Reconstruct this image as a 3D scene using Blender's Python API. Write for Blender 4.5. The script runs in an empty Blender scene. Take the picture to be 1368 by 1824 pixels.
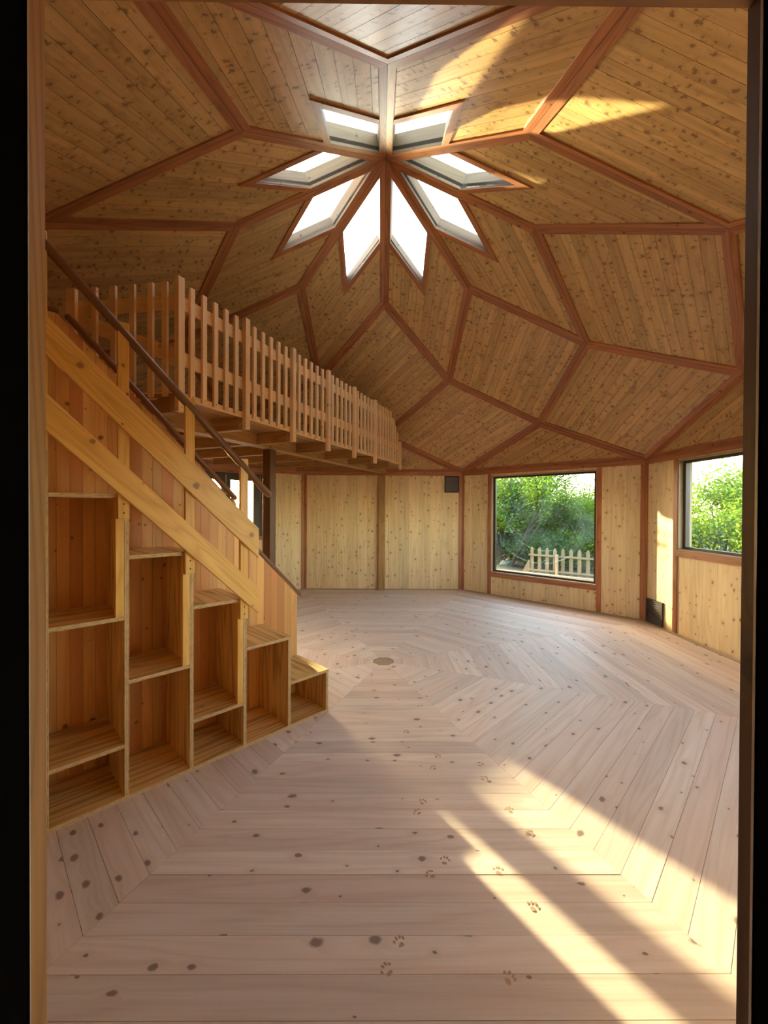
import bpy, bmesh, math, random
from mathutils import Vector, Matrix
random.seed(7)
SC = bpy.context.scene
COL = SC.collection
sin, cos, pi = math.sin, math.cos, math.pi
V = Vector

# ------------------------------------------------------------------ camera
CX, CY, CZ, YAW, PIT, ROL, FPX = -.02469, -3.98333, 1.5, .00586, -.0083, .00448, 723.82
_F = V((sin(YAW)*cos(PIT), cos(YAW)*cos(PIT), sin(PIT)))
_R = V((cos(YAW), -sin(YAW), 0)); _U = _R.cross(_F)
_R2 = _R*cos(ROL) + _U*sin(ROL); _U2 = -_R*sin(ROL) + _U*cos(ROL)
cam = bpy.data.objects.new('camera', bpy.data.cameras.new('camera'))
COL.objects.link(cam)
cam.matrix_world = Matrix(((_R2.x, _U2.x, -_F.x, CX), (_R2.y, _U2.y, -_F.y, CY), (_R2.z, _U2.z, -_F.z, CZ), (0, 0, 0, 1)))
cam.data.sensor_fit = 'VERTICAL'; cam.data.sensor_height = 36; cam.data.lens = FPX/1824*36
cam.data.clip_start = .02; cam.data.clip_end = 500
SC.camera = cam

# ------------------------------------------------------------------ light
SUN_AZ, SUN_EL = math.radians(-33.6), math.radians(12.0)
SKY_STRENGTH, SUN_STRENGTH, EXPOSURE = .42, 3.3, 2.98
SC.view_settings.view_transform = 'Standard'; SC.view_settings.look = 'None'
SC.view_settings.gamma = 1; SC.view_settings.use_curve_mapping = False
SC.view_settings.exposure = EXPOSURE
world = bpy.data.worlds.new('sky'); SC.world = world; world.use_nodes = True
wn = world.node_tree; wn.nodes.clear()
_o = wn.nodes.new('ShaderNodeOutputWorld'); _b = wn.nodes.new('ShaderNodeBackground'); _s = wn.nodes.new('ShaderNodeTexSky')
_s.sky_type = 'NISHITA'; _s.sun_disc = False; _s.sun_elevation = math.radians(24); _s.sun_rotation = SUN_AZ
_s.air_density = 1.0; _s.dust_density = 1.5; _s.ozone_density = 1.5
_b.inputs[1].default_value = SKY_STRENGTH
_m = wn.nodes.new('ShaderNodeMix'); _m.data_type = 'RGBA'; _m.blend_type = 'MULTIPLY'; _m.inputs[0].default_value = 1
_m.inputs[7].default_value = (1.0, .86, .69, 1)      # the camera's warm white balance
wn.links.new(_s.outputs[0], _m.inputs[6]); wn.links.new(_m.outputs[2], _b.inputs[0]); wn.links.new(_b.outputs[0], _o.inputs[0])
sl = bpy.data.lights.new('sun', 'SUN'); sl.energy = SUN_STRENGTH; sl.angle = math.radians(.9); sl.color = (1, .84, .50)
sun = bpy.data.objects.new('sun', sl); COL.objects.link(sun)
SUN_DIR = V((sin(SUN_AZ)*cos(SUN_EL), cos(SUN_AZ)*cos(SUN_EL), sin(SUN_EL)))
sun.rotation_euler = SUN_DIR.to_track_quat('Z', 'Y').to_euler(); sun.location = SUN_DIR*20
try:
    SC.cycles.max_bounces = 14; SC.cycles.diffuse_bounces = 8; SC.cycles.transparent_max_bounces = 16
    SC.cycles.sample_clamp_indirect = 8
except Exception: pass

# ------------------------------------------------------------------ materials
def new_mat(name):
    m = bpy.data.materials.new(name); m.use_nodes = True; nt = m.node_tree
    return m, nt, nt.nodes['Principled BSDF']
class G:
    """small helper around a node tree"""
    def __init__(s, nt): s.nt = nt
    def n(s, t, **k):
        o = s.nt.nodes.new(t)
        for a, b in k.items(): setattr(o, a, b)
        return o
    def l(s, a, b): s.nt.links.new(a, b)
    def put(s, sock, v):
        if isinstance(v, (int, float)): sock.default_value = v
        elif isinstance(v, (tuple, list)): sock.default_value = v
        else: s.l(v, sock)
    def m(s, op, a, b=0., c=None, clamp=False):
        o = s.n('ShaderNodeMath', operation=op); o.use_clamp = clamp
        s.put(o.inputs[0], a); s.put(o.inputs[1], b)
        if c is not None: s.put(o.inputs[2], c)
        return o.outputs[0]
    def mix(s, f, a, b, mode='MIX'):
        o = s.n('ShaderNodeMix', data_type='RGBA', blend_type=mode); o.clamp_factor = True
        s.put(o.inputs[0], f); s.put(o.inputs[6], a); s.put(o.inputs[7], b); return o.outputs[2]
    def comb(s, x, y, z=0.):
        o = s.n('ShaderNodeCombineXYZ'); s.put(o.inputs[0], x); s.put(o.inputs[1], y); s.put(o.inputs[2], z); return o.outputs[0]
    def smooth(s, v, lo, hi, a=0., b=1.):
        o = s.n('ShaderNodeMapRange', interpolation_type='SMOOTHSTEP')
        s.put(o.inputs[0], v); s.put(o.inputs[1], lo); s.put(o.inputs[2], hi); s.put(o.inputs[3], a); s.put(o.inputs[4], b); return o.outputs[0]
    def noise(s, vec, scale, detail=2., rough=.5, dist=0.):
        o = s.n('ShaderNodeTexNoise'); s.put(o.inputs['Vector'], vec); o.inputs['Scale'].default_value = scale
        o.inputs['Detail'].default_value = detail; o.inputs['Roughness'].default_value = rough; o.inputs['Distortion'].default_value = dist
        return o.outputs['Fac']

def rgb(r, g, b): return (r, g, b, 1)
def wood(name, light, dark, knot, cell=.10, keep=.45, krad=.011, kstr=.9, grain=.45, rings=9., ringstr=.35,
         tone=.22, tint=None, tintamt=.0, rough=.55, stain=.0, coat=0., bump=.15, kstretch=1.0, halo=.5, wobble=.014):
    """sawn timber: UV x runs along the grain, UV y across it, both in metres"""
    m, nt, bs = new_mat(name); g = G(nt)
    tc = g.n('ShaderNodeUVMap'); sp = g.n('ShaderNodeSeparateXYZ'); g.l(tc.outputs[0], sp.inputs[0])
    oi = g.n('ShaderNodeObjectInfo'); rnd = oi.outputs['Random']
    u = g.m('ADD', sp.outputs[0], g.m('MULTIPLY', rnd, 61.7)); v = g.m('ADD', sp.outputs[1], g.m('MULTIPLY', rnd, 23.3))
    # knots
    wob = g.noise(g.comb(u, v), 42., 2.); wob2 = g.noise(g.comb(v, u), 37., 2.)
    ku = g.m('DIVIDE', g.m('ADD', u, g.m('MULTIPLY', wob, wobble)), cell*kstretch)
    kv = g.m('DIVIDE', g.m('ADD', v, g.m('MULTIPLY', wob2, wobble)), cell)
    vo = g.n('ShaderNodeTexVoronoi', voronoi_dimensions='2D', feature='F1'); vo.inputs['Scale'].default_value = 1.
    g.l(g.comb(ku, kv), vo.inputs['Vector'])
    d = g.m('MULTIPLY', vo.outputs['Distance'], cell)
    cs = g.n('ShaderNodeSeparateColor'); g.l(vo.outputs['Color'], cs.inputs[0])
    on = g.m('LESS_THAN', cs.outputs[0], keep)
    r = g.m('MULTIPLY', g.m('ADD', g.m('MULTIPLY', g.m('POWER', cs.outputs[1], 1.6), 1.1), .35), krad)
    kn = g.m('MULTIPLY', g.smooth(d, g.m('MULTIPLY', r, 1.25), g.m('MULTIPLY', r, .6)), on)
    ha = g.m('MULTIPLY', g.smooth(d, g.m('MULTIPLY', r, 4.2), g.m('MULTIPLY', r, .9)), on)
    # the grain bows round the knots
    vv = g.m('ADD', v, g.m('MULTIPLY', ha, g.m('MULTIPLY', r, 1.1)))
    big = g.noise(g.comb(g.m('MULTIPLY', u, .55), g.m('MULTIPLY', vv, 7.)), 1., 1.5, .45)
    ring = g.m('ABSOLUTE', g.m('SUBTRACT', g.m('MULTIPLY', g.m('FRACT', g.m('MULTIPLY', big, rings)), 2.), 1.))
    ring = g.m('POWER', ring, 2.2)
    fine = g.noise(g.comb(g.m('MULTIPLY', u, 2.2), g.m('MULTIPLY', vv, 130.)), 1., 3., .6)
    fine = g.smooth(fine, .35, .72)
    broad = g.noise(g.comb(g.m('MULTIPLY', u, .8), g.m('MULTIPLY', vv, 16.)), 1., 2.)
    f = g.m('ADD', g.m('MULTIPLY', ring, ringstr), g.m('ADD', g.m('MULTIPLY', fine, grain*.5), g.m('MULTIPLY', g.smooth(broad, .35, .7), grain*.6)), clamp=True)
    c = g.mix(f, light, dark)
    if tint: c = g.mix(g.m('MULTIPLY', g.m('FRACT', g.m('MULTIPLY', rnd, 17.31)), tintamt), c, tint)
    tn = g.m('ADD', g.m('MULTIPLY', g.m('FRACT', g.m('MULTIPLY', rnd, 7.77)), tone), 1.-tone*.6)
    hs = g.n('ShaderNodeHueSaturation'); g.l(c, hs.inputs['Color']); g.l(tn, hs.inputs['Value']); c = hs.outputs[0]
    if stain:
        st = g.m('ADD', g.smooth(g.noise(g.comb(g.m('MULTIPLY', u, 5.), g.m('MULTIPLY', v, 9.)), 1., 2.5, .6), .55, .8), g.smooth(g.noise(g.comb(g.m('MULTIPLY', u, 17.), g.m('MULTIPLY', v, 34.)), 1., 3., .6), .60, .78), clamp=True)
        c = g.mix(g.m('MULTIPLY', st, stain), c, knot)
    c = g.mix(g.m('MULTIPLY', ha, halo*.5), c, dark)
    kr = g.m('MULTIPLY', g.m('ADD', g.m('MULTIPLY', g.m('FRACT', g.m('MULTIPLY', d, 520.)), .35), .65), kstr)
    c = g.mix(g.m('MULTIPLY', kn, kr), c, knot)
    g.l(c, bs.inputs['Base Color']); bs.inputs['Roughness'].default_value = rough
    bs.inputs['Coat Weight'].default_value = coat; bs.inputs['Coat Roughness'].default_value = .25
    if bump:
        bp = g.n('ShaderNodeBump'); bp.inputs['Strength'].default_value = bump; bp.inputs['Distance'].default_value = .001
        g.l(f, bp.inputs['Height']); g.l(bp.outputs[0], bs.inputs['Normal'])
    return m
M = {}
M['ceiling'] = wood('varnished spruce', rgb(.72, .45, .185), rgb(.47, .275, .095), rgb(.15, .062, .02), cell=.078, keep=.5, krad=.015,
                    kstr=.85, grain=.6, rings=7, ringstr=.4, tone=.26, stain=.62, rough=.42, coat=.15, kstretch=.75, halo=.9, wobble=.05)
M['batten'] = wood('red stained pine', rgb(.52, .205, .078), rgb(.28, .09, .03), rgb(.06, .02, .009), cell=.16, keep=.2, krad=.009,
                   grain=.6, rings=12, ringstr=.5, tone=.25, rough=.45, coat=.1)
M['wall'] = wood('pale spruce cladding', rgb(.88, .68, .385), rgb(.68, .45, .19), rgb(.20, .09, .03), cell=.085, keep=.42, krad=.0105,
                 kstr=.95, grain=.5, rings=8, ringstr=.42, tone=.18, rough=.55, kstretch=1.2, halo=.8)
M['floor'] = wood('bare pine floorboards', rgb(.89, .76, .65), rgb(.70, .53, .41), rgb(.15, .065, .04), cell=.115, keep=.42, krad=.0115,
                  kstr=.9, grain=.62, rings=9, ringstr=.42, tone=.18, tint=rgb(.62, .38, .28), tintamt=.35, rough=.55, kstretch=1.6, halo=.8)
M['pine'] = wood('orange pine', rgb(.93, .58, .16), rgb(.72, .37, .07), rgb(.22, .07, .018), cell=.15, keep=.35, krad=.015,
                 grain=.6, rings=13, ringstr=.6, tone=.14, rough=.45, coat=.15)
M['panel'] = wood('mixed pine strips', rgb(.92, .57, .19), rgb(.68, .33, .085), rgb(.16, .05, .018), cell=.11, keep=.25, krad=.009,
                  grain=.5, rings=8, ringstr=.4, tone=.34, tint=rgb(.62, .23, .065), tintamt=.85, rough=.45, coat=.12)
M['ply'] = wood('pine plywood', rgb(.86, .555, .20), rgb(.44, .215, .055), rgb(.2, .08, .03), cell=.3, keep=.1, krad=.01,
                grain=.25, rings=8, ringstr=.8, tone=.12, rough=.5, coat=.1)
M['rail'] = wood('pale planed pine', rgb(.95, .68, .37), rgb(.78, .46, .19), rgb(.25, .09, .03), cell=.12, keep=.25, krad=.009,
                 grain=.45, rings=9, ringstr=.4, tone=.18, rough=.5)
M['beam'] = wood('brown stained timber', rgb(.46, .255, .09), rgb(.27, .13, .04), rgb(.07, .028, .01), cell=.2, keep=.3, krad=.012,
                 grain=.6, rings=10, ringstr=.5, tone=.3, rough=.5, stain=.25)
M['post'] = wood('dark oiled post', rgb(.17, .075, .032), rgb(.085, .035, .016), rgb(.03, .012, .006), cell=.2, keep=.3, krad=.01,
                 grain=.7, rings=9, ringstr=.4, tone=.1, rough=.45)
M['handrail'] = wood('dark varnished handrail', rgb(.22, .085, .028), rgb(.12, .042, .014), rgb(.04, .015, .006), cell=.3, keep=.1, krad=.006,
                     grain=.5, rings=6, ringstr=.3, tone=.05, rough=.3, coat=.4)
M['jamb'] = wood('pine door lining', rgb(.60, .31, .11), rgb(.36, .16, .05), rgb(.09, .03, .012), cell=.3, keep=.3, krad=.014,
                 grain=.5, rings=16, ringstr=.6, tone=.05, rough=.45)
M['shaded_jamb'] = wood('shade-toned pine door lining', rgb(.15, .065, .028), rgb(.09, .036, .015), rgb(.03, .012, .006), cell=.3, keep=.3, krad=.014, grain=.6, rings=14, ringstr=.6, tone=.05, rough=.5)  # same pine as the left jamb, with its shade put into the colour
M['lining'] = wood('raw pine reveal', rgb(.50, .36, .21), rgb(.38, .25, .14), rgb(.15, .08, .04), cell=.14, keep=.3, krad=.009,
                   grain=.45, rings=8, ringstr=.4, tone=.15, rough=.6)
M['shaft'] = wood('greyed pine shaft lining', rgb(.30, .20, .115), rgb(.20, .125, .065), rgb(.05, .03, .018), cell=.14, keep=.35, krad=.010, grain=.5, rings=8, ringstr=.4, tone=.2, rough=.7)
M['dark_frame'] = wood('dark brown window frame', rgb(.075, .042, .024), rgb(.045, .024, .014), rgb(.02, .01, .006), cell=.3, keep=.1, krad=.006,
                       grain=.5, rings=6, ringstr=.3, tone=.1, rough=.4)
M['fence'] = wood('weathered fence timber', rgb(.27, .21, .12), rgb(.19, .14, .08), rgb(.08, .05, .03), cell=.12, keep=.3, krad=.008,
                  grain=.6, rings=6, ringstr=.3, tone=.25, rough=.8)
# cut edges of the plywood: dark and light veneers, UV y runs through the thickness
def ply_edge():
    m, nt, bs = new_mat('plywood edge'); g = G(nt)
    tc = g.n('ShaderNodeUVMap'); sp = g.n('ShaderNodeSeparateXYZ'); g.l(tc.outputs[0], sp.inputs[0])
    w = g.noise(g.comb(g.m('MULTIPLY', sp.outputs[0], 14.), 0.), 1., 3.)
    s = g.m('SINE', g.m('MULTIPLY', g.m('ADD', sp.outputs[1], g.m('MULTIPLY', w, .0012)), 2*pi/.0068))
    br = g.smooth(g.noise(g.comb(g.m('MULTIPLY', sp.outputs[0], 30.), g.m('MULTIPLY', sp.outputs[1], 300.)), 1., 2.), .42, .6)
    c = g.mix(g.m('MULTIPLY', g.smooth(s, .1, .8), g.m('ADD', g.m('MULTIPLY', br, .6), .4)), rgb(.74, .52, .25), rgb(.20, .085, .03))
    g.l(c, bs.inputs['Base Color']); bs.inputs['Roughness'].default_value = .6
    return m
M['ply_edge'] = ply_edge()
def plain(name, col, rough=.5, metal=0., noise=0.):
    m, nt, bs = new_mat(name); g = G(nt)
    if noise:
        tc = g.n('ShaderNodeTexCoord'); f = g.noise(tc.outputs['Object'], 12., 4.)
        c = g.mix(f, tuple(x*(1-noise) for x in col[:3])+(1,), tuple(min(1, x*(1+noise)) for x in col[:3])+(1,)); g.l(c, bs.inputs['Base Color'])
    else: bs.inputs['Base Color'].default_value = col
    bs.inputs['Roughness'].default_value = rough; bs.inputs['Metallic'].default_value = metal
    return m
M['black'] = plain('matt black door frame', rgb(.004, .0035, .003), .95, noise=.2); M['black'].node_tree.nodes['Principled BSDF'].inputs['Specular IOR Level'].default_value = .03
M['strip'] = plain('metal weather strip', rgb(.60, .55, .50), .35, .3, noise=.1)
M['vent'] = plain('dark brown grille', rgb(.028, .02, .016), .45, noise=.2)
M['louvre'] = plain('brown enamelled louvre', rgb(.15, .115, .095), .4, noise=.2)
M['backing'] = plain('roof underlay board', rgb(.05, .028, .014), .9, noise=.2)
M['outer'] = plain('outer sheathing', rgb(.32, .2, .11), .8, noise=.2)
M['shadebox'] = plain('dark boarding of the added shade box', rgb(.02, .013, .009), .8, noise=.3)  # for the added box that keeps daylight off the doorway
M['screw'] = plain('screw head', rgb(.05, .035, .025), .4, .6, noise=.1)
M['plug'] = plain('floor plug', rgb(.42, .29, .16), .6, noise=.15)
M['paw'] = plain('dried mud', rgb(.48, .30, .17), .8, noise=.3)
M['hose'] = plain('green rubber', rgb(.04, .35, .22), .5, noise=.1)
M['stone'] = plain('limestone', rgb(.24, .21, .18), .9, noise=.35)
def soil():
    m, nt, bs = new_mat('stony soil'); g = G(nt); tc = g.n('ShaderNodeTexCoord')
    a = g.noise(tc.outputs['Object'], 1.3, 6., .6); b = g.noise(tc.outputs['Object'], 16., 4., .7)
    c = g.mix(g.smooth(a, .4, .62), rgb(.03, .03, .014), rgb(.085, .07, .048)); c = g.mix(g.smooth(b, .5, .68), c, rgb(.13, .115, .095))
    c = g.mix(g.smooth(b, .46, .32), c, rgb(.07, .08, .03)); g.l(c, bs.inputs['Base Color']); bs.inputs['Roughness'].default_value = .95
    bp = g.n('ShaderNodeBump'); bp.inputs['Distance'].default_value = .05; g.l(b, bp.inputs['Height']); g.l(bp.outputs[0], bs.inputs['Normal'])
    return m
M['soil'] = soil()
def bark():
    m, nt, bs = new_mat('grey bark'); g = G(nt); tc = g.n('ShaderNodeTexCoord')
    a = g.noise(tc.outputs['Object'], 14., 5., .7); c = g.mix(g.smooth(a, .35, .65), rgb(.025, .02, .016), rgb(.085, .07, .055))
    g.l(c, bs.inputs['Base Color']); bs.inputs['Roughness'].default_value = .9; return m
M['bark'] = bark()
def leaf(name, a, b, c3):
    m, nt, bs = new_mat(name); g = G(nt)
    at = g.n('ShaderNodeAttribute', attribute_name='tone'); f = at.outputs['Fac']
    oi = g.n('ShaderNodeObjectInfo')
    f2 = g.m('FRACT', g.m('ADD', f, g.m('MULTIPLY', oi.outputs['Random'], .23)))
    c = g.mix(g.smooth(f2, 0., .7), a, b); c = g.mix(g.smooth(f2, .8, 1.), c, c3)
    df = g.n('ShaderNodeBsdfDiffuse'); tr = g.n('ShaderNodeBsdfTranslucent'); mx = g.n('ShaderNodeMixShader'); mx.inputs[0].default_value = .42
    g.l(c, df.inputs[0]); g.l(g.mix(.4, c, rgb(.24, .30, .02)), tr.inputs[0]); g.l(df.outputs[0], mx.inputs[1]); g.l(tr.outputs[0], mx.inputs[2])
    g.l(mx.outputs[0], nt.nodes['Material Output'].inputs[0]); return m
M['leaf'] = leaf('oak leaves', rgb(.04, .11, .018), rgb(.17, .29, .035), rgb(.46, .46, .05))
M['leaf_dark'] = leaf('evergreen leaves', rgb(.03, .08, .035), rgb(.09, .19, .055), rgb(.24, .33, .06))
def glass(name, haze):
    m, nt, bs = new_mat(name); g = G(nt)
    t = g.n('ShaderNodeBsdfTransparent'); gl = g.n('ShaderNodeBsdfGlossy'); gl.inputs['Roughness'].default_value = .02
    t.inputs[0].default_value = (.93, .97, .96, 1)
    lw = g.n('ShaderNodeLayerWeight'); lw.inputs[0].default_value = .5; fr = g.m('ADD', g.m('MULTIPLY', g.m('POWER', lw.outputs['Facing'], 5.), .6), .035)
    mx = g.n('ShaderNodeMixShader'); g.l(fr, mx.inputs[0]); g.l(t.outputs[0], mx.inputs[1]); g.l(gl.outputs[0], mx.inputs[2])
    out = mx.outputs[0]
    if haze:   # wiped arcs of dried cleaning water, UV in metres on the pane
        tc = g.n('ShaderNodeUVMap'); sp = g.n('ShaderNodeSeparateXYZ'); g.l(tc.outputs[0], sp.inputs[0])
        x, y = sp.outputs[0], sp.outputs[1]; acc = 0.
        for (cx, cy, r, w, a0) in haze:
            rr = g.m('SQRT', g.m('ADD', g.m('POWER', g.m('SUBTRACT', x, cx), 2.), g.m('POWER', g.m('SUBTRACT', y, cy), 2.)))
            band = g.smooth(g.m('ABSOLUTE', g.m('SUBTRACT', rr, r)), w, 0.)
            side = g.smooth(g.m('SUBTRACT', g.m('SUBTRACT', y, cy), g.m('MULTIPLY', g.m('SUBTRACT', x, cx), .6)), a0, a0+.35)
            acc = g.m('ADD', acc, g.m('MULTIPLY', band, side), clamp=True)
        n = g.noise(g.comb(x, y), 9., 4., .6)
        film = g.m('MULTIPLY', g.smooth(g.noise(g.comb(x, y), 2.2, 2.), .42, .75), .02)
        fac = g.m('ADD', g.m('MULTIPLY', acc, g.m('MULTIPLY', g.smooth(n, .35, .7), .14)), film, clamp=True)
        tl = g.n('ShaderNodeBsdfTranslucent'); tl.inputs[0].default_value = (.62, .9, .95, 1)
        m2 = g.n('ShaderNodeMixShader'); g.l(fac, m2.inputs[0]); g.l(out, m2.inputs[1]); g.l(tl.outputs[0], m2.inputs[2]); out = m2.outputs[0]
    g.l(out, nt.nodes['Material Output'].inputs[0]); return m
M['glass'] = glass('clear glass', None)
M['glass_smeared'] = glass('glass with wiped smears', [(-.05, -.25, .86, .014, .25), (.05, -.3, .70, .012, .25)])

# ------------------------------------------------------------------ object helpers
def wl(o):
    p = V((0, 0, 0))
    while o is not None: p += o.location; o = o.parent
    return p
def link(name, me, parent=None, loc=(0, 0, 0), mats=()):
    o = bpy.data.objects.new(name, me); COL.objects.link(o)
    if parent is not None: o.parent = parent; o.location = V(loc) - wl(parent)
    else: o.location = loc
    if me is not None and not me.materials:
        for k in mats: me.materials.append(M[k])
    return o
def empty(name, loc=(0, 0, 0), label=None, cat=None, group=None, kind=None, parent=None):
    o = link(name, None, parent, loc); o.empty_display_size = .1; return tag(o, label, cat, group, kind)
def tag(o, label=None, cat=None, group=None, kind=None):
    if label: o['label'] = label
    if cat: o['category'] = cat
    if group: o['group'] = group
    if kind: o['kind'] = kind
    return o
def mesh_uv(name, verts, faces, long, thin=None, edge_slot=False, bevel=0., smooth=False):
    """mesh whose UVs run along `long` (metres); with edge_slot the faces square to `thin` get slot 0, all the others slot 1"""
    me = bpy.data.meshes.new(name); me.from_pydata([tuple(v) for v in verts], [], faces)
    if bevel:
        bm = bmesh.new(); bm.from_mesh(me)
        bmesh.ops.bevel(bm, geom=list(bm.edges), offset=bevel, segments=1, affect='EDGES', profile=.5)
        bm.to_mesh(me); bm.free()
    long = V(long).normalized(); uv = me.uv_layers.new(name='UVMap')
    for p in me.polygons:
        n = p.normal
        if edge_slot and thin is not None:
            t = V(thin)
            if abs(n.dot(t)) > .8: a = long; b = n.cross(long)
            else: p.material_index = 1; b = t; a = n.cross(t)
        else:
            if abs(n.dot(long)) > .9:
                a = long.orthogonal(); b = n.cross(a)
            else:
                a = (long - n*long.dot(n)).normalized(); b = n.cross(a)
        for li in p.loop_indices:
            co = me.vertices[me.loops[li].vertex_index].co
            uv.data[li].uv = (co.dot(a), co.dot(b))
    if smooth:
        for p in me.polygons: p.use_smooth = True
    me.update(); return me
def box_mesh(name, ax, ay, az, size, long=0, bevel=0., edge_slot=False):
    """box centred on the origin along three orthogonal axes"""
    hx, hy, hz = [s/2 for s in size]; A = [V(ax), V(ay), V(az)]
    vs = [A[0]*x + A[1]*y + A[2]*z for x in (-hx, hx) for y in (-hy, hy) for z in (-hz, hz)]
    fs = [(0, 1, 3, 2), (4, 6, 7, 5), (0, 4, 5, 1), (2, 3, 7, 6), (0, 2, 6, 4), (1, 5, 7, 3)]
    if A[0].cross(A[1]).dot(A[2]) < 0: fs = [f[::-1] for f in fs]
    thin = A[min(range(3), key=lambda i: size[i])]
    return mesh_uv(name, vs, fs, A[long], thin, edge_slot, bevel)
def prism(name, pts, thick, long, mat, parent=None, kind=None):
    """convex polygon `pts` (world) extruded by the vector `thick`; origin at its centre"""
    c = sum(pts, V((0, 0, 0)))/len(pts); n = len(pts); th = V(thick)
    q = [p-c for p in pts]; nn = (q[1]-q[0]).cross(q[2]-q[0])
    if nn.dot(th) > 0: q = q[::-1]
    vs = q + [p+th for p in q]
    fs = [tuple(range(n)), tuple(range(2*n-1, n-1, -1))] + [(i, n+i, n+(i+1) % n, (i+1) % n) for i in range(n)]
    o = link(name, mesh_uv(name, vs, fs, long), parent, c, (mat,)); return tag(o, kind=kind)
def tube_mesh(name, pts, r, seg=10, taper=None, cap=True):
    vs, fs = [], []; n = len(pts); up = None
    for i, p in enumerate(pts):
        t = (pts[min(i+1, n-1)] - pts[max(i-1, 0)]).normalized()
        a = t.orthogonal().normalized() if up is None else (up - t*up.dot(t)).normalized()
        up = a; b = t.cross(a); rr = r if taper is None else taper[i]
        for k in range(seg): vs.append(p + (a*cos(2*pi*k/seg) + b*sin(2*pi*k/seg))*rr)
    for i in range(n-1):
        for k in range(seg): fs.append((i*seg+k, i*seg+(k+1) % seg, (i+1)*seg+(k+1) % seg, (i+1)*seg+k))
    if cap: fs += [tuple(range(seg-1, -1, -1)), tuple(range((n-1)*seg, n*seg))]
    return vs, fs
# 2-D polygon tools (lists of (x, y), counter-clockwise)
def clip(poly, a, b, c):
    """keep the part with a*x+b*y >= c"""
    out = []; n = len(poly)
    for i in range(n):
        p, q = poly[i], poly[(i+1) % n]; dp = a*p[0]+b*p[1]-c; dq = a*q[0]+b*q[1]-c
        if dp >= 0: out.append(p)
        if (dp >= 0) != (dq >= 0):
            t = dp/(dp-dq); out.append((p[0]+(q[0]-p[0])*t, p[1]+(q[1]-p[1])*t))
    return out
def area(poly): return sum(poly[i][0]*poly[(i+1) % len(poly)][1]-poly[(i+1) % len(poly)][0]*poly[i][1] for i in range(len(poly)))/2
def inset(poly, w):
    out = poly; n = len(poly)
    for i in range(n):
        p, q = poly[i], poly[(i+1) % n]; dx, dy = q[0]-p[0], q[1]-p[1]; l = math.hypot(dx, dy)
        a, b = -dy/l, dx/l; out = clip(out, a, b, a*p[0]+b*p[1]+w)
    return out
def offset_edges(poly, w):
    """inset polygon with vertices matching those of poly (w may be negative)"""
    n = len(poly); L = []
    for i in range(n):
        p, q = poly[i], poly[(i+1) % n]; dx, dy = q[0]-p[0], q[1]-p[1]; l = math.hypot(dx, dy)
        L.append((-dy/l, dx/l, (-dy*p[0]+dx*p[1])/l + w))
    out = []
    for i in range(n):
        a1, b1, c1 = L[i-1]; a2, b2, c2 = L[i]; d = a1*b2-a2*b1; out.append(((c1*b2-c2*b1)/d, (a1*c2-a2*c1)/d))
    return out
def planks(name, region, O, U, W, N, width, gap, thick, mat, parent, start=0., v0=None, v1=None, fn=None):
    """boards running along U, laid side by side along W, over the convex 2-D region (x along U, y along W); N points to the back"""
    lo = min(p[1] for p in region) if v0 is None else v0; hi = max(p[1] for p in region) if v1 is None else v1
    k = math.floor((lo-start)/width); made = []
    while start + k*width < hi - 1e-4:
        a, b = start+k*width, start+(k+1)*width; k += 1
        reg = fn(a, b) if fn else region
        s = clip(clip(reg, 0, 1, max(a+gap/2, lo)), 0, -1, -min(b-gap/2, hi))
        if len(s) < 3 or abs(area(s)) < 2e-4: continue
        cl = []
        for p in s:
            if not cl or math.hypot(p[0]-cl[-1][0], p[1]-cl[-1][1]) > 1e-4: cl.append(p)
        if math.hypot(cl[0][0]-cl[-1][0], cl[0][1]-cl[-1][1]) < 1e-4: cl.pop()
        if len(cl) < 3: continue
        j = random.uniform(0, .0012)
        made.append(prism(name, [O+U*p[0]+W*p[1]+N*j for p in cl], N*thick, U, mat, parent))
    return made

# ------------------------------------------------------------------ geometry of the dome
R1, H1, Z0, DV = 1.45863, .68218, 4.90704, .0115
def ev(j):
    t = j*pi/4; return V((R1*sin(t), R1*cos(t), -H1 + (DV if j % 2 == 0 else -DV)))
APEX = V((0, 0, Z0))
def L1(j): return APEX + ev(j)
def L2(j): return APEX + ev(j) + ev(j+1)              # between j and j+1
def L3(j): return APEX + ev(j-1) + ev(j) + ev(j+1)
def L4(j): return APEX + ev(j-1) + ev(j) + ev(j+1) + ev(j+2)   # corner between wall j and j+1
ZW = Z0 - 4*H1; CR = R1*sin(pi/2)/sin(pi/8); AP = CR*cos(pi/8); HS = CR*sin(pi/8)

# ------------------------------------------------------------------ setting: floor
floor = empty('floor', (0, 0, 0), 'pale bare pine floor laid in eight mitred wedges round a small centre plug', kind='structure')
base = [V((CR*sin(pi/8+k*pi/4), CR*cos(pi/8+k*pi/4), -.022)) for k in range(8)]
prism('subfloor', base, (0, 0, -.10), (1, 0, 0), 'backing', floor)
FW = .119
for k in range(8):
    t = k*pi/4; n = V((sin(t), cos(t), 0)); r = V((cos(t), -sin(t), 0))
    # region: x along r, y = distance from centre
    tri = [(0, 0), (AP*math.tan(pi/8), AP), (-AP*math.tan(pi/8), AP)]
    tri = clip(tri, 0, 1, .098); tri = clip(tri, 0, -1, -(AP-.002))
    tri = clip(tri, -cos(pi/8), sin(pi/8), .0006); tri = clip(tri, cos(pi/8), sin(pi/8), .0006)
    planks('plank', tri, V((0, 0, 0)), r, n, V((0, 0, -1)), FW, .0016, .02, 'floor', floor, start=AP-.002-30*FW)
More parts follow.
